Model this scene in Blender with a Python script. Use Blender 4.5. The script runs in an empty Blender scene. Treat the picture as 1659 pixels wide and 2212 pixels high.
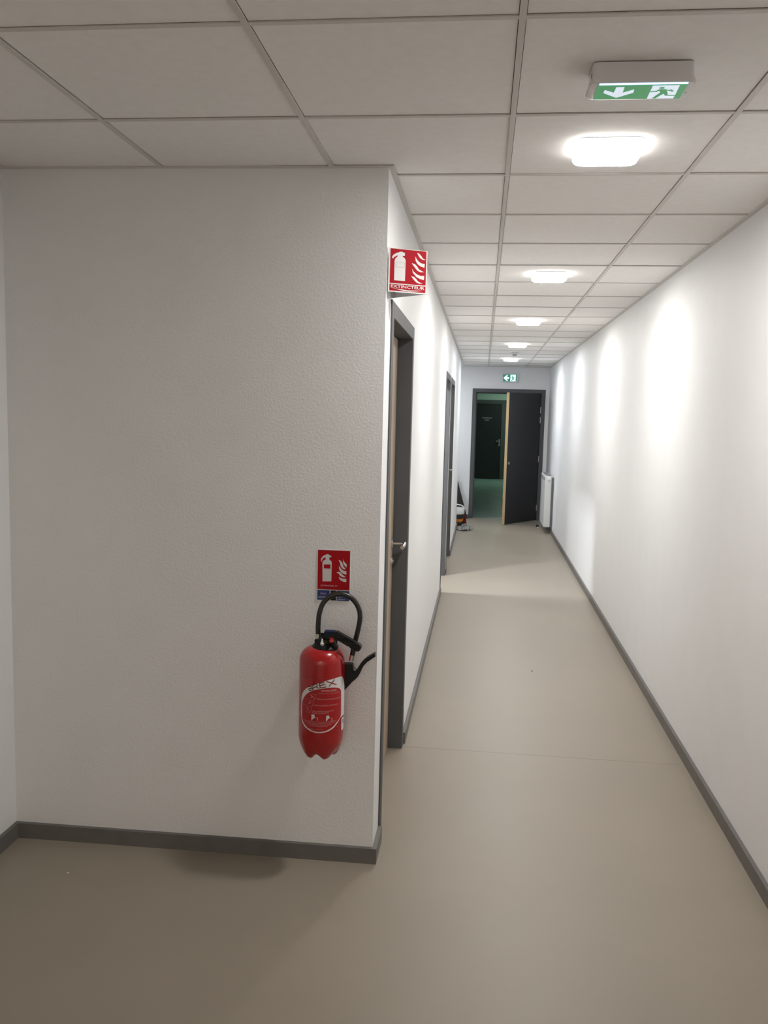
import bpy, bmesh, math, random
from mathutils import Vector, Matrix
from mathutils.geometry import tessellate_polygon
random.seed(4)
S = bpy.context.scene
COL = S.collection

# ------------------------------------------------------------------ camera
YAW, PIT, ROL, CH, FPX = 0.1105, -0.1101, -0.025, 1.6467, 1877.88
Rz = Matrix.Rotation(YAW, 3, 'Z'); Rx = Matrix.Rotation(PIT, 3, 'X'); Ry = Matrix.Rotation(ROL, 3, 'Y')
M3 = Rz @ Rx @ Ry
cam = bpy.data.cameras.new('camera')
cam.sensor_fit = 'HORIZONTAL'; cam.sensor_width = 36.0; cam.lens = FPX / 1659 * 36.0
cam.clip_start = 0.02; cam.clip_end = 100
camo = bpy.data.objects.new('camera', cam); COL.objects.link(camo)
r, f, u = M3.col[0], M3.col[1], M3.col[2]
camo.matrix_world = Matrix(((r[0], u[0], -f[0], 0), (r[1], u[1], -f[1], 0), (r[2], u[2], -f[2], CH), (0, 0, 0, 1)))
S.camera = camo

# ------------------------------------------------------------------ world, exposure, lamp strengths
w = bpy.data.worlds.new('world'); S.world = w; w.use_nodes = True
w.node_tree.nodes['Background'].inputs[0].default_value = (0.5, 0.5, 0.5, 1)
w.node_tree.nodes['Background'].inputs[1].default_value = 0.0
S.view_settings.view_transform = 'Standard'; S.view_settings.look = 'None'
S.view_settings.exposure = 0.84; S.view_settings.gamma = 1.0
S.view_settings.use_curve_mapping = False
LAMP_POWER = 110.0
LAMP_WARM = (1.0, 0.97, 0.935)
LAMP_COOL = (0.93, 0.97, 1.0)
BACK_POWER = 400.0
SIDE_POWER = 420.0
PASSAGE_POWER = 120.0
BEYOND_POWER = 120.0

# ------------------------------------------------------------------ measures (metres)
H = 2.486                  # ceiling
XL, XR = -0.350, 1.046     # corridor walls
YF = 3.045                 # front wall
XLL = -1.732               # lobby left wall
YB = -5.25                 # lobby back wall
YE = 14.40                 # end wall
YR = 13.10                 # where the left wall stops (niche)
XN = -3.30                 # left end of the side passage
FA = 0.013                 # the front wall is a touch out of square
yf = lambda x: YF + (x - XL) * FA

# ------------------------------------------------------------------ materials
def mat(name, color, rough=0.6, spec=0.4, metal=0.0, var=0.0, vscale=6.0, bump=0.0, bscale=200.0,
        emit=None, estr=0.0, coat=0.0, bdist=0.002, stretch=None, trans=0.0, rvar=0.0):
    m = bpy.data.materials.new(name); m.use_nodes = True
    nt = m.node_tree; b = nt.nodes['Principled BSDF']
    b.inputs['Roughness'].default_value = rough
    b.inputs['Specular IOR Level'].default_value = spec
    b.inputs['Metallic'].default_value = metal
    b.inputs['Coat Weight'].default_value = coat
    b.inputs['Transmission Weight'].default_value = trans
    tc = nt.nodes.new('ShaderNodeTexCoord')
    vec = tc.outputs['Object']
    if stretch:
        mp = nt.nodes.new('ShaderNodeMapping'); mp.inputs['Scale'].default_value = stretch
        nt.links.new(vec, mp.inputs[0]); vec = mp.outputs[0]
    n = nt.nodes.new('ShaderNodeTexNoise'); n.inputs['Scale'].default_value = vscale
    n.inputs['Detail'].default_value = 5
    nt.links.new(vec, n.inputs['Vector'])
    cr = nt.nodes.new('ShaderNodeValToRGB')
    cr.color_ramp.elements[0].position = 0.35; cr.color_ramp.elements[1].position = 0.65
    lo = tuple(max(0, c * (1 - var)) for c in color); hi = tuple(min(1, c * (1 + var)) for c in color)
    cr.color_ramp.elements[0].color = (*lo, 1); cr.color_ramp.elements[1].color = (*hi, 1)
    nt.links.new(n.outputs[0], cr.inputs[0]); nt.links.new(cr.outputs[0], b.inputs['Base Color'])
    if rvar:
        mr = nt.nodes.new('ShaderNodeMapRange'); mr.inputs[3].default_value = rough - rvar; mr.inputs[4].default_value = rough + rvar
        nt.links.new(n.outputs[0], mr.inputs[0]); nt.links.new(mr.outputs[0], b.inputs['Roughness'])
    if bump:
        n2 = nt.nodes.new('ShaderNodeTexNoise'); n2.inputs['Scale'].default_value = bscale
        n2.inputs['Detail'].default_value = 3
        nt.links.new(vec, n2.inputs['Vector'])
        bp = nt.nodes.new('ShaderNodeBump'); bp.inputs['Strength'].default_value = bump; bp.inputs['Distance'].default_value = bdist
        nt.links.new(n2.outputs[0], bp.inputs['Height']); nt.links.new(bp.outputs[0], b.inputs['Normal'])
    if emit:
        b.inputs['Emission Color'].default_value = (*emit, 1); b.inputs['Emission Strength'].default_value = estr
    return m

M = {}
M['wall'] = mat('white_wall_paint', (0.845, 0.85, 0.855), 0.55, 0.3, var=0.008, bump=0.12, bscale=90, bdist=0.002)
M['wall_rough'] = mat('stippled_wall_paint', (0.83, 0.835, 0.84), 0.42, 0.4, var=0.015, vscale=3, bump=0.5, bscale=130, bdist=0.002)
M['floor'] = mat('beige_vinyl', (0.300, 0.260, 0.207), 0.42, 0.42, var=0.035, vscale=1.6, bump=0.05, bscale=300, rvar=0.06)
M['seam'] = mat('vinyl_weld', (0.278, 0.242, 0.195), 0.4, 0.4)
M['slab'] = mat('plenum_grey', (0.2, 0.2, 0.2), 0.9, 0.1)
M['tile'] = mat('ceiling_tile_white', (0.90, 0.885, 0.865), 0.9, 0.1, var=0.015, vscale=30, bump=0.1, bscale=500, bdist=0.001)
M['tee'] = mat('tee_white_steel', (0.66, 0.64, 0.61), 0.5, 0.3)
M['teeb'] = mat('tee_shadow_black', (0.05, 0.05, 0.05), 0.6, 0.2)
M['grey'] = mat('grey_skirting', (0.15, 0.142, 0.132), 0.5, 0.4, var=0.05, vscale=20)
M['frame'] = mat('grey_lacquered_steel', (0.108, 0.110, 0.113), 0.62, 0.2, var=0.03)
M['leaf'] = mat('beech_laminate', (0.47, 0.365, 0.27), 0.5, 0.35, var=0.10, vscale=5, stretch=(12, 12, 1))
M['dark'] = mat('charcoal_laminate', (0.028, 0.028, 0.031), 0.45, 0.35, var=0.06)
M['edge'] = mat('raw_pine_edge', (0.50, 0.36, 0.20), 0.6, 0.3, var=0.12, vscale=6, stretch=(20, 20, 1))
M['steel'] = mat('satin_steel', (0.62, 0.60, 0.57), 0.28, 0.5, metal=1.0)
M['chrome'] = mat('bright_chrome', (0.85, 0.85, 0.84), 0.12, 0.5, metal=1.0)
M['red'] = mat('extinguisher_red', (0.38, 0.006, 0.008), 0.22, 0.5, coat=0.3, var=0.04)
M['black'] = mat('black_plastic', (0.008, 0.009, 0.010), 0.45, 0.28)
M['rubber'] = mat('black_rubber', (0.014, 0.013, 0.012), 0.3, 0.5)
M['blue'] = mat('blue_plastic', (0.008, 0.016, 0.055), 0.5, 0.2)
M['redcap'] = mat('red_plastic', (0.55, 0.04, 0.03), 0.35, 0.5)
M['lwhite'] = mat('label_white', (0.72, 0.70, 0.70), 0.4, 0.4)
M['lred'] = mat('label_red', (0.40, 0.013, 0.016), 0.32, 0.4)
M['ldark'] = mat('logo_dark_red', (0.13, 0.012, 0.012), 0.4, 0.3)
M['lxred'] = mat('logo_red', (0.33, 0.01, 0.01), 0.4, 0.3)
M['lpink'] = mat('small_print', (0.60, 0.36, 0.35), 0.5, 0.3)
M['lblue'] = mat('sticker_blue', (0.05, 0.10, 0.3), 0.5, 0.3)
M['swhite'] = mat('sign_white', (0.66, 0.64, 0.64), 0.6, 0.15)
M['sred'] = mat('sign_red', (0.34, 0.006, 0.014), 0.6, 0.12)
M['sred2'] = mat('plate_red', (0.40, 0.006, 0.012), 0.6, 0.15)
M['sblue'] = mat('plate_blue', (0.012, 0.035, 0.17), 0.35, 0.4)
M['sgrey'] = mat('sign_line_grey', (0.35, 0.30, 0.31), 0.5, 0.3)
M['sprint'] = mat('plate_print', (0.62, 0.55, 0.55), 0.5, 0.3)
M['lampbody'] = mat('white_plastic', (0.78, 0.77, 0.78), 0.4, 0.4)
M['lamp'] = mat('opal_diffuser_lit', (0.9, 0.9, 0.9), 0.5, 0.3, emit=LAMP_WARM, estr=LAMP_POWER)
M['lampc'] = mat('opal_diffuser_cool', (0.9, 0.9, 0.9), 0.5, 0.3, emit=LAMP_COOL, estr=LAMP_POWER)
M['lampedge0'] = mat('detector_plastic', (0.42, 0.42, 0.43), 0.5, 0.3)
M['lampedge'] = mat('opal_diffuser_rim', (0.9, 0.9, 0.9), 0.5, 0.3, emit=LAMP_WARM, estr=4.5)
M['lampb'] = mat('opal_diffuser_back', (0.9, 0.9, 0.9), 0.5, 0.3, emit=(1.0, 0.88, 0.75), estr=BACK_POWER)
M['lamps'] = mat('opal_diffuser_side', (0.9, 0.9, 0.9), 0.5, 0.3, emit=(0.90, 0.95, 1.0), estr=SIDE_POWER)
M['lampp'] = mat('opal_diffuser_passage', (0.9, 0.9, 0.9), 0.5, 0.3, emit=(0.86, 0.92, 1.0), estr=PASSAGE_POWER)
M['lampg'] = mat('emergency_diffuser', (0.9, 0.9, 0.9), 0.5, 0.3, emit=(0.74, 1.0, 0.84), estr=BEYOND_POWER)
M['egreen'] = mat('exit_green', (0.05, 0.22, 0.09), 0.4, 0.4, emit=(0.05, 0.30, 0.11), estr=0.32)
M['ewhite'] = mat('exit_white', (0.75, 0.8, 0.85), 0.4, 0.4, emit=(0.72, 0.84, 1.0), estr=0.35)
M['eglow'] = mat('exit_light_strip', (0.8, 0.85, 0.9), 0.4, 0.4, emit=(0.45, 0.62, 1.0), estr=0.9)
M['egreen2'] = mat('exit_green_far', (0.03, 0.16, 0.10), 0.4, 0.4, emit=(0.02, 0.20, 0.12), estr=0.45)
M['ewhite2'] = mat('exit_white_far', (0.75, 0.85, 0.85), 0.4, 0.4, emit=(0.55, 0.95, 1.0), estr=0.75)
M['radw'] = mat('radiator_white', (0.76, 0.76, 0.74), 0.35, 0.45, var=0.01)
M['radg'] = mat('radiator_grille', (0.20, 0.20, 0.22), 0.5, 0.4)
M['bdark'] = mat('bucket_black', (0.018, 0.022, 0.024), 0.4, 0.4)
M['bwhite'] = mat('bucket_white', (0.74, 0.74, 0.73), 0.4, 0.4)
M['borange'] = mat('bucket_band_orange', (0.50, 0.15, 0.02), 0.5, 0.3, var=0.3, vscale=30)
M['byellow'] = mat('bucket_print_yellow', (0.8, 0.45, 0.05), 0.5, 0.3)
M['cloth'] = mat('red_cloth', (0.26, 0.045, 0.035), 0.8, 0.2, var=0.2, vscale=30)
M['film'] = mat('crumpled_plastic_film', (0.52, 0.51, 0.49), 0.22, 0.6, var=0.25, vscale=22)
M['board'] = mat('dark_board', (0.03, 0.029, 0.028), 0.6, 0.3)
M['gtile'] = mat('green_grey_floor_tile', (0.26, 0.36, 0.32), 0.4, 0.4, var=0.08, vscale=4)
M['grout'] = mat('grout', (0.40, 0.48, 0.45), 0.8, 0.2)
M['gwall'] = mat('pale_green_wall', (0.55, 0.66, 0.58), 0.7, 0.3)
M['dirt'] = mat('dark_crumb', (0.05, 0.045, 0.04), 0.8, 0.2)
M['crumb'] = mat('white_crumb', (0.8, 0.78, 0.74), 0.8, 0.2)

# ------------------------------------------------------------------ helpers
def tag(o, label=None, cat=None, group=None, kind=None):
    if label: o['label'] = label
    if cat: o['category'] = cat
    if group: o['group'] = group
    if kind: o['kind'] = kind
    return o

def obj(name, bm, m, parent=None, smooth=False, loc=None):
    me = bpy.data.meshes.new(name)
    bmesh.ops.recalc_face_normals(bm, faces=bm.faces)
    bm.to_mesh(me); bm.free()
    for mm in (m if isinstance(m, (list, tuple)) else [m]): me.materials.append(mm)
    if smooth:
        for p in me.polygons: p.use_smooth = True
        try: me.set_sharp_from_angle(angle=math.radians(35))
        except Exception: pass
    o = bpy.data.objects.new(name, me); COL.objects.link(o)
    if parent: o.parent = parent
    if loc: o.location = loc
    return o

def empty(name, loc=(0, 0, 0), rot=(0, 0, 0)):
    o = bpy.data.objects.new(name, None); COL.objects.link(o)
    o.location = loc; o.rotation_euler = rot; o.empty_display_size = 0.1
    return o

def box(bm, x0, x1, y0, y1, z0, z1, bev=0.0, mi=0):
    v = [bm.verts.new((x, y, z)) for z in (z0, z1) for y in (y0, y1) for x in (x0, x1)]
    fs = [bm.faces.new([v[i] for i in q]) for q in ((0, 2, 3, 1), (4, 5, 7, 6), (0, 1, 5, 4), (2, 6, 7, 3), (0, 4, 6, 2), (1, 3, 7, 5))]
    for q in fs: q.material_index = mi
    if bev > 0:
        es = list({e for q in fs for e in q.edges})
        bmesh.ops.bevel(bm, geom=es, offset=bev, segments=2, affect='EDGES', clamp_overlap=True)
    return bm

def B(*a, **k): return box(bmesh.new(), *a, **k)

def boxes(lst, bev=0.0):
    bm = bmesh.new()
    for q in lst: box(bm, *q, bev=bev)
    return bm

def prism(bm, pts, h0, h1, fn):
    """polygon pts (2D) between h0 and h1; fn(a,b,h) -> 3D point"""
    n = len(pts)
    lo = [bm.verts.new(fn(a, b, h0)) for a, b in pts]; hi = [bm.verts.new(fn(a, b, h1)) for a, b in pts]
    for t in tessellate_polygon([[Vector((a, b, 0)) for a, b in pts]]):
        bm.faces.new([lo[i] for i in t]); bm.faces.new([hi[i] for i in reversed(t)])
    for i in range(n):
        j = (i + 1) % n
        bm.faces.new([lo[i], lo[j], hi[j], hi[i]])
    return bm

def lathe(bm, prof, segs=32, c=(0, 0, 0), axis='z'):
    rings = []
    for rr, z in prof:
        ring = []
        for i in range(segs):
            a = 2 * math.pi * i / segs
            p = (rr * math.cos(a), rr * math.sin(a), z)
            if axis == 'x': p = (p[2], p[0], p[1])
            if axis == 'y': p = (p[0], p[2], p[1])
            ring.append(bm.verts.new((p[0] + c[0], p[1] + c[1], p[2] + c[2])))
        rings.append(ring)
    for a, b in zip(rings, rings[1:]):
        for i in range(segs):
            j = (i + 1) % segs
            bm.faces.new([a[i], a[j], b[j], b[i]])
    if prof[0][0] > 1e-6: bm.faces.new(rings[0][::-1])
    if prof[-1][0] > 1e-6: bm.faces.new(rings[-1])
    bmesh.ops.remove_doubles(bm, verts=bm.verts, dist=1e-6)
    return bm

def catmull(pts, k=6):
    P = [Vector(p) for p in pts]; P = [2 * P[0] - P[1]] + P + [2 * P[-1] - P[-2]]
    out = []
    for i in range(1, len(P) - 2):
        for j in range(k):
            t = j / k; a, b, c, d = P[i - 1:i + 3]
            out.append(0.5 * ((2 * b) + (c - a) * t + (2 * a - 5 * b + 4 * c - d) * t * t + (3 * b - a - 3 * c + d) * t ** 3))
    out.append(P[-2]); return out

def tube(bm, pts, rad, segs=12, k=6):
    P = catmull(pts, k) if k else [Vector(p) for p in pts]
    rings = []; n0 = None
    for i, p in enumerate(P):
        t = (P[min(i + 1, len(P) - 1)] - P[max(i - 1, 0)]).normalized()
        if n0 is None: n0 = t.orthogonal().normalized()
        n0 = (n0 - t * n0.dot(t)).normalized(); b = t.cross(n0)
        rr = rad(i / (len(P) - 1)) if callable(rad) else rad
        rings.append([bm.verts.new(p + (n0 * math.cos(2 * math.pi * s / segs) + b * math.sin(2 * math.pi * s / segs)) * rr) for s in range(segs)])
    for a, b in zip(rings, rings[1:]):
        for s in range(segs):
            bm.faces.new([a[s], a[(s + 1) % segs], b[(s + 1) % segs], b[s]])
    bm.faces.new(rings[0][::-1]); bm.faces.new(rings[-1])
    return bm

def flat(bm, pts, fn, cuts=0, mi=0):
    """filled 2D outline printed on a surface through fn(u,v)->3D; cuts = strip width for curved surfaces"""
    b2 = bmesh.new()
    vs = [b2.verts.new((a, b, 0)) for a, b in pts]
    for t in tessellate_polygon([[Vector((a, b, 0)) for a, b in pts]]):
        try: b2.faces.new([vs[i] for i in t])
        except ValueError: pass
    if cuts:
        xs = [p[0] for p in pts]; x = min(xs) + cuts
        while x < max(xs):
            bmesh.ops.bisect_plane(b2, geom=b2.verts[:] + b2.edges[:] + b2.faces[:], plane_co=(x, 0, 0), plane_no=(1, 0, 0)); x += cuts
    mp = {v: bm.verts.new(fn(v.co.x, v.co.y)) for v in b2.verts}
    for q in b2.faces:
        try: bm.faces.new([mp[v] for v in q.verts]).material_index = mi
        except ValueError: pass
    b2.free(); return bm

def stroke(bm, pts, wd, fn, mi=0, cuts=0.003):
    for a, b in zip(pts, pts[1:]):
        d = Vector((b[0] - a[0], b[1] - a[1])); L = d.length
        if L == 0: continue
        d /= L; n = Vector((-d.y, d.x)) * wd / 2; e = d * wd * 0.25
        a2 = Vector(a) - e; b2 = Vector(b) + e
        flat(bm, [tuple(a2 - n), tuple(b2 - n), tuple(b2 + n), tuple(a2 + n)], fn, cuts=cuts, mi=mi)
    return bm

def text(bm, s, x0, y0, x1, fn, height=None, bold=0.0, slope=0.0):
    """text whose width is x0..x1 and baseline starts at y0; y grows upwards in fn's v unless fn flips it"""
    c = bpy.data.curves.new('t', 'FONT'); c.body = s; c.size = 1; c.resolution_u = 2; c.offset = bold
    o = bpy.data.objects.new('t', c); COL.objects.link(o)
    dg = bpy.context.evaluated_depsgraph_get(); dg.update()
    me = bpy.data.meshes.new_from_object(o.evaluated_get(dg))
    xs = [v.co.x for v in me.vertices]; a, b = min(xs), max(xs); k = (x1 - x0) / (b - a)
    ys = [v.co.y for v in me.vertices]; kh = k if height is None else height / max(ys)
    off = len(bm.verts); vs = []
    for v in me.vertices:
        xx = (v.co.x - a) * k
        vs.append(bm.verts.new(fn(x0 + xx, y0 + v.co.y * kh + slope * xx)))
    for p in me.polygons:
        try: bm.faces.new([vs[i] for i in p.vertices])
        except ValueError: pass
    bpy.data.objects.remove(o); bpy.data.curves.remove(c); bpy.data.meshes.remove(me)
    return bm

def struct(name, bm, m, label, cat, **k):
    return tag(obj(name, bm, m, **k), label, cat, kind='structure')

# ------------------------------------------------------------------ the setting: floor and walls
floor = struct('floor', B(-3.45, 1.25, YB - 0.1, YE + 0.1, -0.10, 0.0), M['floor'], 'beige vinyl floor running from the lobby down the whole corridor', 'floor')
obj('weld_seam', B(XL, XR - 0.02, 4.196, 4.200, -0.001, 0.0004), M['seam'], floor)
T = 0.12

def wall_lobby_front():
    bm = bmesh.new()
    pts = [(XLL - 0.1, yf(XLL - 0.1)), (XL, YF), (XL, YF + 0.10), (XLL - 0.1, YF + 0.10)]
    return prism(bm, pts, 0, H + 0.05, lambda a, b, h: (a, b, h))
struct('wall_front', wall_lobby_front(), M['wall_rough'], 'stippled off-white wall facing the camera that carries the red fire extinguisher', 'wall')
D1 = (3.215, 4.235); D2 = (8.04, 9.06); D3 = (9.30, 10.34)      # outer edges of the frames along the left wall
DT = 2.07
bm = boxes([(XL - T, XL, YF + 0.1, D1[0], 0, H + 0.05), (XL - T, XL, D1[1], D2[0], 0, H + 0.05), (XL - T, XL, D2[1], D3[0], 0, H + 0.05),
            (XL - T, XL, D3[1], YR, 0, H + 0.05)] + [(XL - T, XL, a, b, DT, H + 0.05) for a, b in (D1, D2, D3)])
struct('wall_left', bm, M['wall'], 'white left wall of the corridor with three door openings', 'wall')
struct('wall_right', B(XR, XR + 0.12, YB, YE, 0, H + 0.05), M['wall'], 'long bare white wall on the right of the corridor', 'wall')
EX0, EX1, ET = -0.190, 0.985, 2.130
bm = boxes([(XN - 0.1, EX0, YE, YE + 0.18, 0, H + 0.05), (EX1, XR + 0.12, YE, YE + 0.18, 0, H + 0.05), (EX0, EX1, YE, YE + 0.18, ET, H + 0.05)])
struct('wall_end', bm, M['wall'], 'white end wall of the corridor around the open dark door', 'wall')
struct('wall_niche', boxes([(XN - 0.1, XN, YR - 0.1, YE, 0, H + 0.05), (XN, XL - T, YR - 0.1, YR, 0, H + 0.05)]), M['wall'], 'white walls of the side passage just before the end wall', 'wall')
struct('wall_lobby', B(XLL - 0.1, XLL, YB, yf(XLL), 0, H + 0.05), M['wall'], 'white lobby wall at the far left edge of the photo', 'wall')
struct('wall_back', B(XLL - 0.1, XR + 0.12, YB - 0.1, YB, 0, H + 0.05), M['wall'], 'white lobby wall behind the photographer', 'wall')
struct('wall_side_room', boxes([(-3.1, -3.0, 7.2, 9.35, 0, H + 0.05), (-3.0, XL - T, 7.1, 7.2, 0, H + 0.05), (-3.0, XL - T, 9.25, 9.35, 0, H + 0.05)]), M['wall'],
       'white walls of the lit room behind the second door opening', 'wall')
struct('ceiling_side_room', B(-3.1, XL - T, 7.1, 9.35, H + 0.05, H + 0.12), M['tile'], 'white ceiling of the lit room behind the second door opening', 'ceiling')

# ------------------------------------------------------------------ ceiling: tees, tiles, trims
ceil = struct('ceiling', B(-1.85, XR + 0.12, YB - 0.1, YE + 0.1, H + 0.05, H + 0.15), M['slab'], 'suspended ceiling of square white tiles on a thin metal grid', 'ceiling')
GX = [XLL, -1.144, -0.546, 0.051, 0.654, XR]
GY0 = 1.947
rows = [GY0 + 0.6 * k for k in range(-12, 22)]
tw, gap = 0.0075, 0.0015
def tile(pts):
    bm = bmesh.new()
    prism(bm, pts, 0.004, 0.020, lambda a, b, h: (a, b, H + h))
    return obj('ceiling_tile', bm, M['tile'], ceil)
cache = {}
def rtile(x0, x1, y0, y1):
    x0 += gap; x1 -= gap; y0 += gap; y1 -= gap
    key = (round(x1 - x0, 4), round(y1 - y0, 4))
    if key not in cache:
        me = bpy.data.meshes.new('ceiling_tile')
        b = B(-(x1 - x0) / 2, (x1 - x0) / 2, -(y1 - y0) / 2, (y1 - y0) / 2, 0.003, 0.018)
        bmesh.ops.recalc_face_normals(b, faces=b.faces); b.to_mesh(me); b.free(); me.materials.append(M['tile']); cache[key] = me
    o = bpy.data.objects.new('ceiling_tile', cache[key]); COL.objects.link(o); o.parent = ceil
    o.location = ((x0 + x1) / 2, (y0 + y1) / 2, H + random.uniform(-0.0006, 0.0006))
    return o
TR = 0.0195
for i in range(len(rows) - 1):
    y0, y1 = rows[i] + tw, rows[i + 1] - tw
    if y1 < YB: continue
    y0 = max(y0, YB + 0.004)
    for c in range(5):
        x0, x1 = GX[c] + (tw if c else 0.003), GX[c + 1] - (tw if c < 4 else 0.003)
        a0, a1 = y0, min(y1, YE - 0.003)
        if a1 - a0 < 0.02: continue
        if y0 > YF:                       # corridor only
            if c < 2: continue
            if c == 2: x0 = XL + 0.003
        elif y1 > YF:                     # the row cut by the front wall
            if c < 2: a1 = YF - 0.022
            elif c == 2:
                tile([(x0, a0), (x1, a0), (x1, y1), (XL + 0.003, y1), (XL + 0.003, YF - 0.004), (x0, YF - 0.008)]); continue
        rtile(x0, x1, a0, a1)
for x in GX[1:5]:
    y1 = YF - 0.018 if x < XL else YE - TR
    bm = bmesh.new(); box(bm, x - tw, x + tw, YB, y1, H - 0.0015, H + 0.0025); box(bm, x - 0.001, x + 0.001, YB, y1, H + 0.0025, H + 0.03)
    obj('main_tee', bm, M['tee'], ceil)
tees = {}
for y in rows:
    if y < YB + 0.05 or y > YE - 0.03: continue
    for c in range(5):
        x0, x1 = GX[c] + (tw if c else TR), GX[c + 1] - (tw if c < 4 else TR)
        if y > YF:
            if c < 2: continue
            if c == 2: x0 = XL + TR
        k = round(x1 - x0, 4)
        if k not in tees:
            me = bpy.data.meshes.new('cross_tee'); b = B(-k / 2, k / 2, -tw, tw, -0.001, 0.0025)
            box(b, -k / 2, k / 2, -0.001, 0.001, 0.0025, 0.03)
            bmesh.ops.recalc_face_normals(b, faces=b.faces); b.to_mesh(me); b.free(); me.materials.append(M['tee']); tees[k] = me
        o = bpy.data.objects.new('cross_tee', tees[k]); COL.objects.link(o); o.parent = ceil; o.location = ((x0 + x1) / 2, y, H)
def trim(x0, x1, y0, y1):
    obj('edge_trim', B(x0, x1, y0, y1, H - 0.002, H + 0.002), M['tee'], ceil)
trim(XL, XL + TR, YF, YR); trim(XR - TR, XR, YB, YE); trim(XL, XR - TR, YE - TR, YE)
bm = bmesh.new()
prism(bm, [(XLL, yf(XLL) - 0.018), (XL + TR, YF - 0.018), (XL + TR, YF), (XL, YF), (XLL, yf(XLL))], -0.002, 0.002, lambda a, b, h: (a, b, H + h))
obj('edge_trim', bm, M['tee'], ceil); trim(XLL, XLL + TR, YB, YF - 0.05)
struct('ceiling_niche', B(XN - 0.1, XL, YR - 0.1, YE, H, H + 0.045), M['tile'], 'white ceiling over the recess before the end wall', 'ceiling')

# ------------------------------------------------------------------ skirtings
BH, BT = 0.0585, 0.0165
def skirt(name, prof_pts, label):
    """prof_pts: closed outline in plan"""
    bm = bmesh.new(); prism(bm, prof_pts, 0.0, BH, lambda a, b, h: (a, b, h))
    top = [e for e in bm.edges if all(abs(v.co.z - BH) < 1e-6 for v in e.verts) and len(e.link_faces) == 2 and any(abs(q.normal.z) < 0.5 for q in e.link_faces)]
    bm.normal_update()
    return struct(name, bm, M['grey'], label, 'skirting')
fa = 0.0
skirt('baseboard_front', [(XLL + BT, yf(XLL) - BT), (XL + BT, YF - BT), (XL + BT, D1[0]), (XL, D1[0]), (XL, YF), (XLL + BT, yf(XLL))],
      'dark grey skirting below the extinguisher wall, wrapped round its corner')
skirt('baseboard_lobby', [(XLL, YB), (XLL + BT, YB), (XLL + BT, yf(XLL)), (XLL, yf(XLL))], 'dark grey skirting at the bottom left edge of the photo')
skirt('baseboard_left', [(XL, D1[1]), (XL + BT, D1[1]), (XL + BT, D2[0]), (XL, D2[0])], 'grey skirting on the left wall between the first and second doors')
skirt('baseboard_left', [(XL, D2[1]), (XL + BT, D2[1]), (XL + BT, D3[0]), (XL, D3[0])], 'short grey skirting on the left wall between the second and third doors')
skirt('baseboard_left', [(XL, D3[1]), (XL + BT, D3[1]), (XL + BT, YR + BT), (XL - T, YR + BT), (XL - T, YR), (XL, YR)], 'grey skirting on the left wall beyond the third door, up to the white bucket')
skirt('baseboard_right', [(XR - BT, YB), (XR, YB), (XR, YE), (XR - BT, YE)], 'long grey skirting along the right wall')
skirt('baseboard_end', [(XN, YE - BT), (EX0, YE - BT), (EX0, YE), (XN, YE)], 'grey skirting at the end wall left of the dark door')

# ------------------------------------------------------------------ doors of the left wall
JX0, JX1, LX = XL - 0.125, XL + 0.006, -0.415
def side_door(name, y0, y1, label, leaf_open=False):
    d = empty(name, ((JX0 + JX1) / 2, y0, 0)); tag(d, label, 'door', kind='structure')
    ox, oy = -(JX0 + JX1) / 2, -y0
    W = y1 - y0; c = 0.07
    x0, x1 = JX0 + ox, JX1 + ox
    def frame_piece(nm, b): return obj(nm, b, M['frame'], d)
    for a in (0, W - c):
        bm = bmesh.new(); box(bm, x0, x1, a, a + c, 0, DT, bev=0.0015)
        sy = (a + c, a + c + 0.014) if a == 0 else (a - 0.014, a)
        box(bm, x0 + 0.002, LX - 0.0405 + ox, *sy, 0, DT - 0.06)
        frame_piece('jamb', bm)
    bm = bmesh.new(); box(bm, x0, x1, c, W - c, DT - 0.06, DT, bev=0.0015)
    frame_piece('head', bm)
    if leaf_open:
        obj('leaf', B(JX0 - 0.89 + ox, JX0 - 0.003 + ox, W - 0.075, W - 0.035, 0.006, DT - 0.064, bev=0.001), M['leaf'], d)
        return d
    lx = LX + ox
    lf = obj('leaf', B(lx - 0.04, lx, c + 0.004, W - c - 0.010, 0.006, DT - 0.064, bev=0.0008), M['leaf'], d)
    obj('rubber_seal', boxes([(lx - 0.036, lx - 0.006, W - c - 0.0092, W - c - 0.0006, 0.0, DT - 0.062)]), M['rubber'], d)
    hy = W - c - 0.06; hz = 1.040
    hd = obj('lever_handle', lathe(bmesh.new(), [(0.0, 0), (0.0065, 0), (0.0065, 0.064), (0.0, 0.064)], 16, (lx, hy, hz), 'x'), M['steel'], d, True)
    bm = bmesh.new(); tube(bm, [(lx + 0.061, hy + 0.010, hz), (lx + 0.062, hy - 0.02, hz), (lx + 0.062, hy - 0.120, hz)], 0.0095, 14, 4)
    obj('grip', bm, M['steel'], hd, True)
    obj('rose', lathe(bmesh.new(), [(0.0, 0), (0.023, 0), (0.023, 0.004), (0.020, 0.006), (0.0, 0.006)], 24, (lx, hy, hz), 'x'), M['steel'], hd, True)
    ks = obj('keyhole_rose', lathe(bmesh.new(), [(0.0, 0), (0.023, 0), (0.023, 0.004), (0.020, 0.006), (0.0, 0.006)], 24, (lx, hy, hz - 0.085), 'x'), M['steel'], d, True)
    obj('lock_cylinder', lathe(bmesh.new(), [(0.0, 0.0), (0.008, 0.0), (0.008, 0.012), (0.0, 0.012)], 12, (lx, hy, hz - 0.085), 'x'), M['chrome'], ks)
    return d
side_door('door_1', *D1, 'closed beech door in a grey steel frame just round the corner from the extinguisher')
side_door('door_2', *D2, 'grey framed doorway on the left that spills light across the corridor floor', leaf_open=True)
side_door('door_3', *D3, 'third grey framed door on the left wall, closed, before the bucket')

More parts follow.
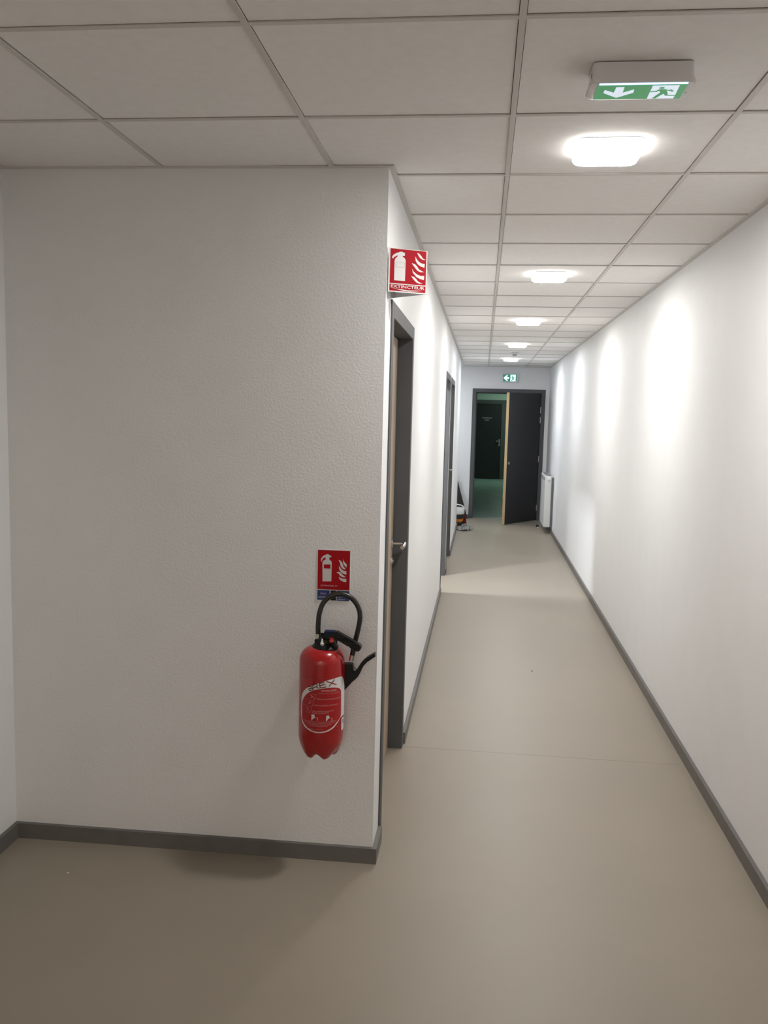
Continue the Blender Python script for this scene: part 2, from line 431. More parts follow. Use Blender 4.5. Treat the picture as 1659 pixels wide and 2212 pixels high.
# ------------------------------------------------------------------ the open door at the end
d = tag(empty('door_4', (0.4, YE, 0)), 'wide dark grey door frame in the end wall with a black leaf standing half open', 'door', kind='structure')
O = lambda x: x - 0.4
c = 0.06
for a, b in ((EX0, EX0 + c), (EX1 - c, EX1)):
    bm = B(O(a), O(b), -0.012, 0.19, 0, ET, bev=0.0015)
    s = (O(b), O(b) + 0.016) if a == EX0 else (O(a) - 0.016, O(a))
    box(bm, *s, 0.055, 0.188, 0, ET - c - 0.004)
    obj('jamb', bm, M['frame'], d)
bm = B(O(EX0 + c), O(EX1 - c), -0.012, 0.19, ET - c, ET, bev=0.0015)
box(bm, O(EX0 + c), O(EX1 - c), 0.055, 0.188, ET - c - 0.016, ET - c)
obj('head', bm, M['frame'], d)
hx, hy0 = 0.916, YE - 0.03
fx, fy = 0.383, 13.57
L = math.hypot(fx - hx, fy - hy0); ang = math.atan2(fy - hy0, fx - hx)
def door4(a, t, z):      # a along the leaf from the hinge, t through its thickness (0 = corridor face)
    return (O(hx) + a * math.cos(ang) + t * math.sin(ang), (hy0 - YE) + a * math.sin(ang) - t * math.cos(ang), z)
def warp(bm, fn):
    for v in bm.verts: v.co = Vector(fn(*v.co))
    return bm
lf = obj('leaf', warp(B(0, L - 0.004, 0, 0.046, 0.010, 2.052), door4), M['dark'], d)
obj('edge_band', warp(B(L - 0.004, L, 0, 0.046, 0.010, 2.052), door4), M['edge'], lf)['label'] = 'bare pale wood edge of the black leaf'
# round lock plates on the corridor face
def disc4(a, z, rr, h): return warp(lathe(bmesh.new(), [(0, -h), (rr, -h), (rr, 0.001), (0, 0.001)], 16, (a, 0, z), 'y'), door4)
obj('lock_cylinder', disc4(L - 0.055, 0.965, 0.024, 0.008), M['steel'], lf)
obj('lock_plug', disc4(L - 0.055, 1.05, 0.013, 0.003), M['dark'], lf)
for z in (1.80, 1.64, 1.01, 0.21):
    bm = lathe(bmesh.new(), [(0, 0), (0.008, 0), (0.008, 0.10), (0, 0.10)], 12, (O(hx) - 0.001, hy0 - YE - 0.008, z - 0.05))
    obj('hinge', bm, M['steel'], d, True)

# ------------------------------------------------------------------ the dim room beyond
BY0, BY1, BX0, BX1, BHh = YE + 0.18, 24.0, -1.4, 2.2, 2.7
bf = struct('floor_beyond', B(BX0, BX1, YE + 0.1, BY1 + 0.1, -0.10, -0.004), M['grout'], 'grey green tiled floor of the dim room beyond the end door', 'floor')
bm = bmesh.new(); y = YE + 0.105
while y < BY1:
    x = BX0 + 0.02
    while x < BX1 - 0.02:
        box(bm, x, min(x + 0.294, BX1), y, min(y + 0.294, BY1), -0.004, random.uniform(-0.0008, 0.0))
        x += 0.30
    y += 0.30
tag(obj('floor_tile', bm, M['gtile'], bf), kind='stuff')
struct('wall_beyond', boxes([(BX0 - 0.1, BX0, BY0, BY1, 0, BHh), (BX1, BX1 + 0.1, BY0, BY1, 0, BHh), (BX0 - 0.1, -0.43, BY1, BY1 + 0.1, 0, BHh), (0.64, BX1 + 0.1, BY1, BY1 + 0.1, 0, BHh),
        (-0.43, 0.64, BY1, BY1 + 0.1, 2.15, BHh), (XR + 0.12, BX1 + 0.1, BY0 - 0.1, BY0, 0, BHh)]), M['gwall'], 'pale green walls of the dim room beyond the end door', 'wall')
struct('ceiling_beyond', B(BX0 - 0.1, BX1 + 0.1, YE + 0.1, BY1 + 0.1, BHh, BHh + 0.1), M['gwall'], 'ceiling of the dim room beyond the end door', 'ceiling')
d = tag(empty('door_5', (0.06, BY1, 0)), 'closed black door with small grey lettering at the far side of the dim room', 'door', kind='structure')
O5 = lambda x: x - 0.06
for a, b in ((-0.43, -0.35), (0.49, 0.64)): obj('jamb', B(O5(a), O5(b), -0.02, 0.1, 0, 2.15), M['frame'], d)
obj('head', B(O5(-0.35), O5(0.49), -0.02, 0.1, 2.045, 2.15), M['frame'], d)
lf = obj('leaf', B(O5(-0.346), O5(0.486), 0.0, 0.05, 0.008, 2.041), M['dark'], d)
obj('handle_plate', B(O5(0.435), O5(0.475), -0.008, 0, 0.90, 1.10, bev=0.003), M['steel'], lf)
obj('lever', tube(bmesh.new(), [(O5(0.455), -0.004, 1.04), (O5(0.455), -0.05, 1.04), (O5(0.445), -0.055, 1.04), (O5(0.37), -0.055, 1.04)], 0.010, 10, 3), M['steel'], lf, True)
bm = bmesh.new()
for z, x0, x1 in ((1.66, -0.03, 0.23), (1.60, 0.04, 0.16)):
    x = x0
    while x < x1:
        ww = random.uniform(0.012, 0.026); box(bm, O5(x), O5(min(x + ww, x1)), -0.003, 0, z - 0.014, z + 0.014); x += ww + 0.007
obj('lettering', bm, M['sgrey'], lf)['label'] = 'two short lines of small grey lettering'

# ------------------------------------------------------------------ ceiling lamps
def rsq(w, r, n=6):
    out = []
    for cx, cy, a0 in ((w - r, w - r, 0), (-w + r, w - r, 90), (-w + r, -w + r, 180), (w - r, -w + r, 270)):
        for i in range(n + 1):
            a = math.radians(a0 + 90 * i / n); out.append((cx + r * math.cos(a), cy + r * math.sin(a)))
    return out
LAMPH = 0.030
def lamp_mesh(bm, w0, r):
    layers = [(w0, 0.0), (w0, -LAMPH * 0.6), (w0 - 0.005, -LAMPH * 0.88), (w0 - 0.014, -LAMPH)]
    rings = [[bm.verts.new((a, b, z)) for a, b in rsq(ww, r)] for ww, z in layers]
    for p, q in zip(rings, rings[1:]):
        for i in range(len(p)):
            j = (i + 1) % len(p); bm.faces.new([p[i], p[j], q[j], q[i]])
    bm.faces.new(rings[0]); bm.faces.new(rings[-1][::-1])
    for q in bm.faces: q.material_index = 0 if (len(q.verts) > 4 and q.calc_center_median().z < -0.01) else 1
    return bm
def make_lamp(loc, m, label, group):
    t = empty('ceiling_lamp', loc); tag(t, label, 'lamp', group)
    bm = bmesh.new(); prism(bm, rsq(0.099, 0.024), -0.006, 0.0, lambda a, b, h: (a, b, h))
    obj('base_plate', bm, M['lampbody'], t)
    bm = bmesh.new(); lamp_mesh(bm, 0.101, 0.026)
    obj('diffuser', bm, [m, M['lampedge']], t, True, loc=(0, 0, -0.0015))
    return t
names = ['largest and nearest square ceiling lamp, just beyond the ceiling exit sign', 'second square ceiling lamp from the camera, smaller than the big one',
         'third square ceiling lamp, in the middle of the corridor row', 'fourth square ceiling lamp, just before the tiny smoke detector', 'farthest square ceiling lamp, nearest the end wall']
for k in range(5):
    make_lamp((0.352, 2.847 + 2.4 * k, H - 0.0), M['lamp'] if k < 3 else M['lampc'], names[k], 'square lamps in a row along the corridor ceiling')
make_lamp((-0.248, -3.753, H), M['lampb'], 'dimmer square ceiling lamp over the lobby behind the photographer', None)
make_lamp((-1.35, 13.75, H), M['lampp'], 'square ceiling lamp in the side passage by the end wall', None)
make_lamp((-1.10, 8.15, H + 0.05), M['lamps'], 'square ceiling lamp in the room behind the second door', None)
make_lamp((0.95, 22.6, BHh), M['lampg'], 'dim greenish ceiling lamp in the room beyond the end door', None)

# smoke detector
t = tag(empty('smoke_detector', (0.366, 11.33, H)), 'tiny white smoke detector on the ceiling between the two farthest lamps', 'detector')
obj('base', lathe(bmesh.new(), [(0, 0), (0.05, 0), (0.05, -0.012), (0.045, -0.016), (0, -0.016)], 24), M['lampbody'], t, True)
obj('sensor_head', lathe(bmesh.new(), [(0, -0.016), (0.030, -0.016), (0.027, -0.034), (0.018, -0.042), (0, -0.043)], 20), M['lampedge0'], t, True)

# ------------------------------------------------------------------ exit signs
EXIT = {
 'arrow': [(0.215,0.097),(0.308,0.099),(0.312,0.502),(0.428,0.27),(0.434,0.517),(0.262,0.876),(0.092,0.51),(0.096,0.289),(0.211,0.49)],
 'white': [(0.618,0.022),(0.915,0.022),(0.925,0.672),(0.925,0.975),(0.622,0.975)],
 'head': [(0.7,0.195),(0.711,0.133),(0.737,0.125),(0.762,0.173),(0.762,0.237),(0.738,0.265),(0.71,0.247)],
 'man': [(0.622,0.428),(0.676,0.416),(0.711,0.28),(0.771,0.28),(0.826,0.354),(0.847,0.3),(0.889,0.445),(0.868,0.474),(0.825,0.404),(0.8,0.388),(0.829,0.564),(0.835,0.694),(0.929,0.736),(0.933,0.788),(0.809,0.756),(0.792,0.624),(0.773,0.655),(0.722,0.946),(0.677,0.943),(0.718,0.649),(0.739,0.521),(0.717,0.389),(0.693,0.483),(0.625,0.494)]}
def rrect(x0, x1, y0, y1, r, n=5):
    out = []
    for cx, cy, a0 in ((x1 - r, y1 - r, 0), (x0 + r, y1 - r, 90), (x0 + r, y0 + r, 180), (x1 - r, y0 + r, 270)):
        for i in range(n + 1):
            a = math.radians(a0 + 90 * i / n); out.append((cx + r * math.cos(a), cy + r * math.sin(a)))
    return out
t = tag(empty('exit_sign', (0.343, 2.24, H)), 'white emergency exit light on the ceiling with a green arrow and running man', 'exit sign')
bm = bmesh.new()
lay = [(0.116, -0.050, 0.050, 0.012, 0.0), (0.117, -0.051, 0.051, 0.013, -0.030), (0.123, -0.054, 0.056, 0.016, -0.042), (0.121, -0.053, 0.055, 0.018, -0.048), (0.112, -0.047, 0.052, 0.018, -0.050)]
rings = [[bm.verts.new((a, b, z)) for a, b in rrect(-w_, w_, y0, y1, r_)] for w_, y0, y1, r_, z in lay]
for p, q in zip(rings, rings[1:]):
    for i in range(len(p)):
        j = (i + 1) % len(p); bm.faces.new([p[i], p[j], q[j], q[i]])
bm.faces.new(rings[0]); bm.faces.new(rings[-1][::-1])
obj('housing', bm, M['lampbody'], t, True)
zp = -0.0504
ef = lambda u_, v_: (-0.1035 + 0.207 * u_, -0.044 + 0.090 * v_, zp - 0.0008)
obj('light_strip', B(-0.100, 0.103, -0.0515, -0.0452, -0.0506, -0.0470), M['eglow'], t)['label'] = 'glowing bluish light strip along the near edge'
pn = obj('pictogram_panel', B(-0.1035, 0.1035, -0.044, 0.046, -0.0512, -0.0495), M['egreen'], t)
ef = lambda u_, v_: (-0.1035 + 0.207 * u_, -0.044 + 0.090 * v_, -0.0515)
ef2 = lambda u_, v_: (-0.1035 + 0.207 * u_, -0.044 + 0.090 * v_, -0.0518)
obj('arrow', flat(bmesh.new(), EXIT['arrow'], ef), M['ewhite'], pn)
obj('doorway_field', flat(bmesh.new(), EXIT['white'], ef), M['ewhite'], pn)
bm = flat(bmesh.new(), EXIT['man'], ef2); flat(bm, EXIT['head'], ef2)
obj('running_man', bm, M['egreen'], pn)
obj('screw', boxes([(0.1085, 0.1105, 0.010, 0.013, -0.0506, -0.0495)]), M['radg'], t)
obj('indicator_light', B(-0.1175, -0.1155, -0.034, -0.024, -0.030, -0.018), M['dark'], t)

t = tag(empty('exit_sign', (0.400, YE, 2.306)), 'small lit green exit sign with a left arrow on the wall above the end door', 'exit sign')
obj('housing', B(-0.128, 0.132, -0.045, 0.0, -0.066, 0.066, bev=0.006), M['lampbody'], t)
pn = obj('pictogram_panel', B(-0.110, 0.110, -0.0475, -0.045, -0.055, 0.055), M['egreen2'], t)
g = lambda k: (lambda a, b: (a, -0.0475 - k, b))
obj('arrow', flat(bmesh.new(), [(-0.100, 0.0), (-0.055, 0.042), (-0.028, 0.042), (-0.052, 0.014), (-0.012, 0.014), (-0.012, -0.014), (-0.052, -0.014), (-0.028, -0.042), (-0.055, -0.042)], g(0.0006)), M['ewhite2'], pn)
obj('doorway_field', flat(bmesh.new(), [(0.010, -0.052), (0.094, -0.052), (0.094, 0.052), (0.010, 0.052)], g(0.0006)), M['ewhite2'], pn)
fm = lambda u_, v_: (0.010 + (u_ - 0.62) * 0.27, -0.0475 - 0.0012, 0.052 - v_ * 0.104)
bm = flat(bmesh.new(), EXIT['man'], fm); flat(bm, EXIT['head'], fm)
obj('running_man', bm, M['egreen2'], pn)

# ------------------------------------------------------------------ wall plate over the extinguisher
PX0, PX1, PZ0, PZ1 = -0.5725, -0.4545, 0.9805, 1.1650
WALLP = {
 'body': [(0.16,0.627),(0.146,0.27),(0.152,0.239),(0.185,0.213),(0.241,0.193),(0.248,0.156),(0.212,0.151),(0.156,0.183),(0.128,0.208),(0.124,0.236),(0.102,0.234),(0.097,0.191),(0.127,0.153),(0.173,0.121),(0.249,0.1),(0.263,0.088),(0.315,0.083),(0.344,0.095),(0.354,0.107),(0.401,0.11),(0.421,0.127),(0.402,0.146),(0.359,0.15),(0.355,0.178),(0.365,0.196),(0.413,0.217),(0.434,0.244),(0.435,0.287),(0.432,0.62)],
 'win': [(0.194,0.292),(0.395,0.287),(0.393,0.37),(0.193,0.368)],
 'fl': [[(0.785,0.168),(0.798,0.205),(0.842,0.241),(0.895,0.273),(0.891,0.335),(0.833,0.303),(0.79,0.267),(0.777,0.224)],
  [(0.636,0.191),(0.689,0.198),(0.746,0.231),(0.771,0.273),(0.805,0.322),(0.877,0.37),(0.806,0.371),(0.748,0.348),(0.705,0.306),(0.685,0.244)],
  [(0.657,0.307),(0.691,0.337),(0.739,0.373),(0.806,0.399),(0.887,0.403),(0.889,0.477),(0.807,0.464),(0.731,0.435),(0.683,0.399),(0.655,0.356)],
  [(0.581,0.441),(0.636,0.425),(0.702,0.432),(0.76,0.471),(0.818,0.501),(0.885,0.521),(0.809,0.532),(0.742,0.521),(0.689,0.497),(0.646,0.455)],
  [(0.656,0.52),(0.704,0.543),(0.781,0.557),(0.89,0.555),(0.891,0.622),(0.81,0.618),(0.724,0.595),(0.676,0.566)]]}
pw, ph = PX1 - PX0, PZ1 - PZ0
t = tag(empty('extinguisher_plate', ((PX0 + PX1) / 2, YF, PZ0), (0, 0, FA)), 'flat red and blue plate on the wall above the fire extinguisher, white pictogram', 'sign')
wf = lambda k: (lambda a, b: (-pw / 2 + pw * a, -0.0045 - k, ph * (1 - b)))
obj('backing', B(-pw / 2, pw / 2, -0.004, -0.0002, 0, ph), M['swhite'], t)
rd = obj('red_field', flat(bmesh.new(), [(0.008, 0.008), (0.992, 0.008), (0.992, 0.782), (0.008, 0.782)], wf(0)), M['sred2'], t)
bm = flat(bmesh.new(), WALLP['body'], wf(0.0003)); obj('extinguisher_pictogram', bm, M['swhite'], rd)
obj('pictogram_window', flat(bmesh.new(), WALLP['win'], wf(0.0006)), M['sred2'], rd)
for q in WALLP['fl']: obj('flame_pictogram', flat(bmesh.new(), q, wf(0.0003)), M['swhite'], rd)
wt = lambda k: (lambda a, b: (-pw / 2 + a, -0.0045 - k, b))
obj('lettering', text(bmesh.new(), 'EXTINCTEUR  N°', pw * 0.11, ph * (1 - 0.722), pw * 0.62, wt(0.0003), height=0.0052), M['sprint'], rd)
bl = obj('blue_field', flat(bmesh.new(), [(0.008, 0.800), (0.384, 0.800), (0.384, 0.995), (0.008, 0.995)], wf(0)), M['sblue'], t)
bl2 = obj('blue_field', flat(bmesh.new(), [(0.606, 0.800), (0.992, 0.800), (0.992, 0.995), (0.606, 0.995)], wf(0)), M['sblue'], t)
obj('black_field', flat(bmesh.new(), [(0.415, 0.800), (0.585, 0.800), (0.585, 0.995), (0.415, 0.995)], wf(0)), M['black'], t)
bm = text(bmesh.new(), 'EAU', pw * 0.11, ph * (1 - 0.885), pw * 0.27, wt(0.0003), height=0.0065)
text(bm, 'ADDITIF', pw * 0.035, ph * (1 - 0.955), pw * 0.345, wt(0.0003), height=0.0065)
obj('lettering', bm, M['sprint'], bl); bm = bmesh.new()
for z, a, b in ((0.845, 0.84, 0.93), (0.935, 0.63, 0.75), (0.965, 0.62, 0.86)):
    flat(bm, [(a, z), (b, z), (b, z + 0.010), (a, z + 0.010)], wf(0.0003))
obj('lettering', bm, M['sprint'], bl2)

# ------------------------------------------------------------------ projecting V sign at the corner
PROJ = {
 'body': [(0.147,0.733),(0.148,0.286),(0.165,0.236),(0.213,0.189),(0.24,0.163),(0.198,0.169),(0.13,0.208),(0.114,0.24),(0.089,0.235),(0.082,0.199),(0.116,0.153),(0.197,0.104),(0.252,0.088),(0.286,0.073),(0.348,0.068),(0.363,0.086),(0.407,0.082),(0.408,0.156),(0.343,0.161),(0.364,0.184),(0.413,0.217),(0.432,0.265),(0.428,0.733)],
 'fl': [[(0.722,0.058),(0.785,0.078),(0.835,0.124),(0.878,0.176),(0.951,0.208),(0.865,0.208),(0.794,0.164),(0.758,0.117)],
  [(0.68,0.142),(0.719,0.207),(0.782,0.264),(0.853,0.296),(0.931,0.299),(0.927,0.387),(0.826,0.366),(0.742,0.317),(0.691,0.246)],
  [(0.591,0.309),(0.672,0.322),(0.729,0.367),(0.786,0.437),(0.87,0.474),(0.933,0.489),(0.829,0.499),(0.745,0.471),(0.681,0.408)],
  [(0.608,0.432),(0.648,0.497),(0.732,0.553),(0.831,0.583),(0.928,0.576),(0.923,0.672),(0.818,0.656),(0.72,0.616),(0.627,0.523)],
  [(0.587,0.606),(0.664,0.62),(0.721,0.665),(0.778,0.723),(0.89,0.759),(0.792,0.766),(0.722,0.739),(0.652,0.682)]],
 'red1': [(0.040,0.012),(0.972,0.012),(0.972,0.797),(0.036,0.797)], 'red2': [(0.034,0.820),(0.972,0.820),(0.969,0.970),(0.034,0.970)],
 'sm': [(0.102,0.915),(0.281,0.925),(0.504,0.940),(0.907,0.925),(0.74,0.948),(0.532,0.966),(0.379,0.956),(0.24,0.934)]}
VA, VP, VB = Vector((XL + 0.006, 3.052, 0)), Vector((-0.2155, 3.118, 0)), Vector((XL + 0.003, 3.222, 0))
VZ0, VH = 2.0745, 0.148
t = tag(empty('projecting_sign', (XL, 3.13, VZ0)), 'red and white extinguisher sign jutting from the wall corner above the first door', 'sign')
base = Vector((XL, 3.13, 0))
def vpanel(A, Pp, side):
    d_ = (Pp - A); L_ = d_.length; d_.normalize(); n_ = Vector((d_.y, -d_.x, 0)) * side
    return L_, (lambda a, b, k: tuple(A - base + d_ * a + n_ * k + Vector((0, 0, b))))
L1, f1 = vpanel(VA, VP, 1); L2, f2 = vpanel(VB, VP, -1)
bm = warp(B(0, L1, -0.0012, 0.0, 0, VH), lambda a, k, b: f1(a, b, k))
pn = obj('front_panel', bm, M['swhite'], t)
obj('rear_panel', warp(B(0, L2, -0.0012, 0.0, 0, VH), lambda a, k, b: f2(a, b, k)), M['swhite'], t)
for a, b in ((-0.084, -0.072), (0.085, 0.108)): obj('wall_flange', B(0.0002, 0.0018, a, b, 0, VH), M['swhite'], t)
for fn_, Lp, par, back in ((f1, L1, pn, False),):
    m0, ml = 0.0, Lp
    q = lambda k: (lambda a, b: fn_(a * ml, VH * (1 - b), k))
    for k_ in ('red1', 'red2'): obj('red_field', flat(bmesh.new(), PROJ[k_], q(0.0004)), M['sred'], par)
    obj('extinguisher_pictogram', flat(bmesh.new(), PROJ['body'], q(0.0008)), M['swhite'], par)
    bm = bmesh.new()
    stroke(bm, [(0.185 * ml, VH * (1 - 0.318)), (0.402 * ml, VH * (1 - 0.318)), (0.396 * ml, VH * (1 - 0.427)), (0.182 * ml, VH * (1 - 0.427)), (0.185 * ml, VH * (1 - 0.318))], 0.0009, lambda a, b: fn_(a, b, 0.0012))
    obj('pictogram_window', bm, M['sgrey'], par)
    for z in PROJ['fl']: obj('flame_pictogram', flat(bmesh.new(), z, q(0.0008)), M['swhite'], par)
    obj('lettering', text(bmesh.new(), 'EXTINCTEUR', 0.066 * ml, VH * (1 - 0.900), 0.942 * ml, lambda a, b: fn_(a, b, 0.0010), height=0.0100, bold=0.015), M['swhite'], par)
    obj('swoosh', flat(bmesh.new(), PROJ['sm'], q(0.0008)), M['swhite'], par)

# ------------------------------------------------------------------ fire extinguisher
RB = 0.0795
EXC = (-0.530, 2.930, 0.420)
t = tag(empty('fire_extinguisher', EXC), 'red fire extinguisher with black hose hanging on the wall near the corner', 'fire extinguisher')
def ext_body():
    bm = bmesh.new(); segs = 60
    prof = [(0.0, 0.052, 0), (0.018, 0.050, .3), (0.034, 0.047, .8), (0.046, 0.045, 1), (0.057, 0.050, .9), (0.066, 0.060, .6), (0.073, 0.074, .25), (0.0775, 0.090, 0.05), (RB, 0.110, 0)]
    prof += [(RB, 0.110 + (0.372 - 0.110) * i / 6, 0) for i in range(1, 7)]
    for i in range(1, 9):
        a = math.radians(i * 10.5); prof.append((0.030 + (RB - 0.030) * math.cos(a), 0.372 + 0.050 * math.sin(a), 0))
    prof.append((0.026, 0.4235, 0))
    rings = []
    for rr, z, k in prof:
        ring = []
        for s in range(segs):
            th = 2 * math.pi * s / segs
            lobe = max(0.0, math.cos(2.5 * (th - math.radians(30))) ** 2) ** 0.8
            ring.append(bm.verts.new((rr * math.sin(th), -rr * math.cos(th), z - k * 0.019 * lobe)))
        rings.append(ring)
    for a, b in zip(rings, rings[1:]):
        for s in range(segs): bm.faces.new([a[s], a[(s + 1) % segs], b[(s + 1) % segs], b[s]])
    bm.faces.new(rings[-1]); bmesh.ops.remove_doubles(bm, verts=bm.verts, dist=1e-6)
    return bm
body = obj('cylinder_body', ext_body(), M['red'], t, True)
cyl = lambda k: (lambda s, z: ((RB + k) * math.sin(s / RB), -(RB + k) * math.cos(s / RB), z))
LOUT = [(0.0976,0.3258),(0.0701,0.327),(0.0357,0.3225),(0.0076,0.3139),(-0.0193,0.3034),(-0.042,0.2895),(-0.0565,0.2753),(-0.0644,0.2628),(-0.0696,0.2488),(-0.0700,0.2173),(-0.0690,0.1861),(-0.0625,0.165),(-0.0470,0.1500),(-0.0240,0.1400),(-0.0017,0.1358),(0.0186,0.1363),(0.040,0.1406),(0.060,0.1498),(0.0781,0.1650),(0.0913,0.1785),(0.1123,0.1814),(0.1369,0.1782),(0.1369,0.2156),(0.1369,0.2582),(0.130,0.2794),(0.1121,0.3103)]
LIN = [(-0.0640,0.2192),(-0.0605,0.241),(-0.0484,0.2606),(-0.0304,0.2769),(-0.0084,0.2881),(0.0199,0.2938),(0.0469,0.2951),(0.071,0.2911),(0.0861,0.2838),(0.0937,0.2714),(0.0952,0.229),(0.0955,0.1887),(0.0861,0.1768),(0.0714,0.1659),(0.0566,0.1544),(0.0369,0.1450),(0.0165,0.1405),(-0.0017,0.1402),(-0.021,0.1440),(-0.0393,0.1531),(-0.0556,0.1657),(-0.0630,0.1817)]
LIN = [tuple(p) for p in catmull([(a, b, 0) for a, b in LIN + LIN[:1]], 3)][:-1]; LIN = [(p[0], p[1]) for p in LIN]
lab = obj('label', flat(bmesh.new(), LOUT, cyl(0.0005), cuts=0.006), M['lwhite'], t, True)
obj('red_field', flat(bmesh.new(), LIN, cyl(0.0008), cuts=0.006), M['lred'], lab, True)
LOGO = {'a1': [(-0.0361,0.2951),(-0.0252,0.2987),(-0.0205,0.297),(-0.0164,0.2876)], 'a2': [(-0.0193,0.2926),(-0.0311,0.2892),(-0.0322,0.2852),(-0.0292,0.2831),(-0.0178,0.2872)],
 'r1': [(-0.0136,0.2901),(-0.0176,0.3028),(-0.0055,0.3086),(-0.0013,0.3068),(-0.0008,0.303),(-0.0042,0.2997),(-0.0125,0.2969)], 'r2': [(-0.006,0.2993),(0.0005,0.2957),(0.0065,0.2954)],
 'e1': [(0.022,0.3155),(0.0072,0.3125),(0.0057,0.3095),(0.0091,0.2978),(0.0123,0.2964),(0.0295,0.2998)], 'e2': [(0.0073,0.3046),(0.0256,0.3083)],
 'x1': [(0.0306,0.3192),(0.0682,0.3037)], 'x2': [(0.0599,0.3218),(0.0393,0.3008)]}
bm = bmesh.new()
for k in ('a1', 'a2', 'r1', 'r2', 'e1', 'e2', 'x2'): stroke(bm, LOGO[k], 0.0030, cyl(0.0009))
obj('logo_lettering', bm, M['ldark'], lab)
obj('logo_stroke', stroke(bmesh.new(), LOGO['x1'], 0.0030, cyl(0.0011)), M['lxred'], lab)
bm = text(bmesh.new(), 'EXTINCTEUR', 0.014, 0.2830, 0.070, cyl(0.0011), height=0.0062, bold=0.03, slope=-0.04)
text(bm, '6 LITRES EAU AVEC ADDITIF', 0.002, 0.2760, 0.083, cyl(0.0011), height=0.0026, slope=-0.05)
text(bm, 'TIRER LA GOUPILLE DE SECURITE', -0.004, 0.2545, 0.092, cyl(0.0011), height=0.0042, slope=-0.04)
text(bm, 'LEVER LE LEVIER DE COMMANDE', -0.012, 0.2320, 0.075, cyl(0.0011), height=0.0042, slope=-0.02)
text(bm, 'VISER LA BASE DES FLAMMES', -0.018, 0.2105, 0.059, cyl(0.0011), height=0.0040)
text(bm, 'PRESSER LA GACHETTE', -0.018, 0.2045, 0.040, cyl(0.0011), height=0.0040)
text(bm, 'NE PAS UTILISER SUR COURANT ELECTRIQUE', -0.054, 0.1735, 0.070, cyl(0.0011), height=0.0030)
text(bm, 'A UNE DISTANCE INFERIEURE A UN METRE', -0.050, 0.1685, 0.066, cyl(0.0011), height=0.0030)
text(bm, 'FAIRE VERIFIER CHAQUE ANNEE', -0.036, 0.1632, 0.050, cyl(0.0011), height=0.0030)
text(bm, 'APRES UTILISATION', -0.029, 0.1580, 0.036, cyl(0.0011), height=0.0030)
text(bm, 'RECHARGER APRES USAGE', -0.030, 0.1475, 0.020, cyl(0.0011), height=0.0022)
PIC = [(-0.029,0.2698),(-0.0044,0.274),(-0.0255,0.2039),(-0.0445,0.2073)]
stroke(bm, [PIC[1], PIC[2]], 0.0008, cyl(0.0011)); stroke(bm, [PIC[0], PIC[1]], 0.0005, cyl(0.0011)); stroke(bm, [PIC[3], PIC[2]], 0.0005, cyl(0.0011))
stroke(bm, [(-0.048, 0.252), (-0.0125, 0.249)], 0.0005, cyl(0.0011)); stroke(bm, [(-0.055, 0.230), (-0.019, 0.226)], 0.0005, cyl(0.0011))
stroke(bm, [(-0.023, 0.268), (-0.016, 0.263), (-0.024, 0.259)], 0.0022, cyl(0.0011)); stroke(bm, [(-0.014, 0.262), (-0.010, 0.257)], 0.0014, cyl(0.0011))
stroke(bm, [(-0.030, 0.246), (-0.026, 0.240), (-0.032, 0.236)], 0.0018, cyl(0.0011)); stroke(bm, [(-0.024, 0.244), (-0.020, 0.241)], 0.0012, cyl(0.0011))
stroke(bm, [(-0.040, 0.223), (-0.036, 0.217), (-0.031, 0.212)], 0.0018, cyl(0.0011))
tag(obj('small_lettering', bm, M['lpink'], lab), kind='stuff')
bm = flat(bmesh.new(), [(-0.0198,0.2006),(-0.009,0.2006),(-0.0075,0.1908),(0.0025,0.1904),(0.0021,0.1794),(-0.0199,0.1787)], cyl(0.0010))
obj('use_symbol', bm, M['lwhite'], lab); bm = bmesh.new()
flat(bm, [(0.0313,0.1975),(0.0412,0.1975),(0.0435,0.1880),(0.0535,0.1874),(0.0533,0.1765),(0.031,0.1770)], cyl(0.0010))
obj('use_symbol', bm, M['lwhite'], lab)
bm = stroke(bmesh.new(), [(-0.014, 0.184), (-0.009, 0.1855), (-0.006, 0.183)], 0.0013, cyl(0.0013))
stroke(bm, [(0.038, 0.186), (0.042, 0.182), (0.046, 0.187)], 0.0015, cyl(0.0013)); tag(obj('symbol_marks', bm, M['lred'], lab), kind='stuff')
stk = obj('sticker', flat(bmesh.new(), rrect(0.098, 0.120, 0.130, 0.176, 0.006), cyl(0.0012), cuts=0.005), M['lwhite'], t)
bm = stroke(bmesh.new(), [(0.106, 0.167), (0.113, 0.165), (0.114, 0.158), (0.108, 0.156), (0.106, 0.162), (0.112, 0.161)], 0.0022, cyl(0.0015))
obj('sticker_mark', bm, M['lblue'], stk)
bm = bmesh.new()
text(bm, 'AGENT EXTINCTEUR EAU PLUS ADDITIF', -0.070, 0.3268, 0.034, cyl(0.0008), height=0.0034)
text(bm, 'NF EN 3', 0.074, 0.150, 0.094, cyl(0.0008), height=0.0018); text(bm, 'CE 0036', 0.072, 0.136, 0.092, cyl(0.0008), height=0.0018)
tag(obj('body_lettering', bm, mat('faint_print', (0.50, 0.12, 0.11), 0.5, 0.3), t), kind='stuff')

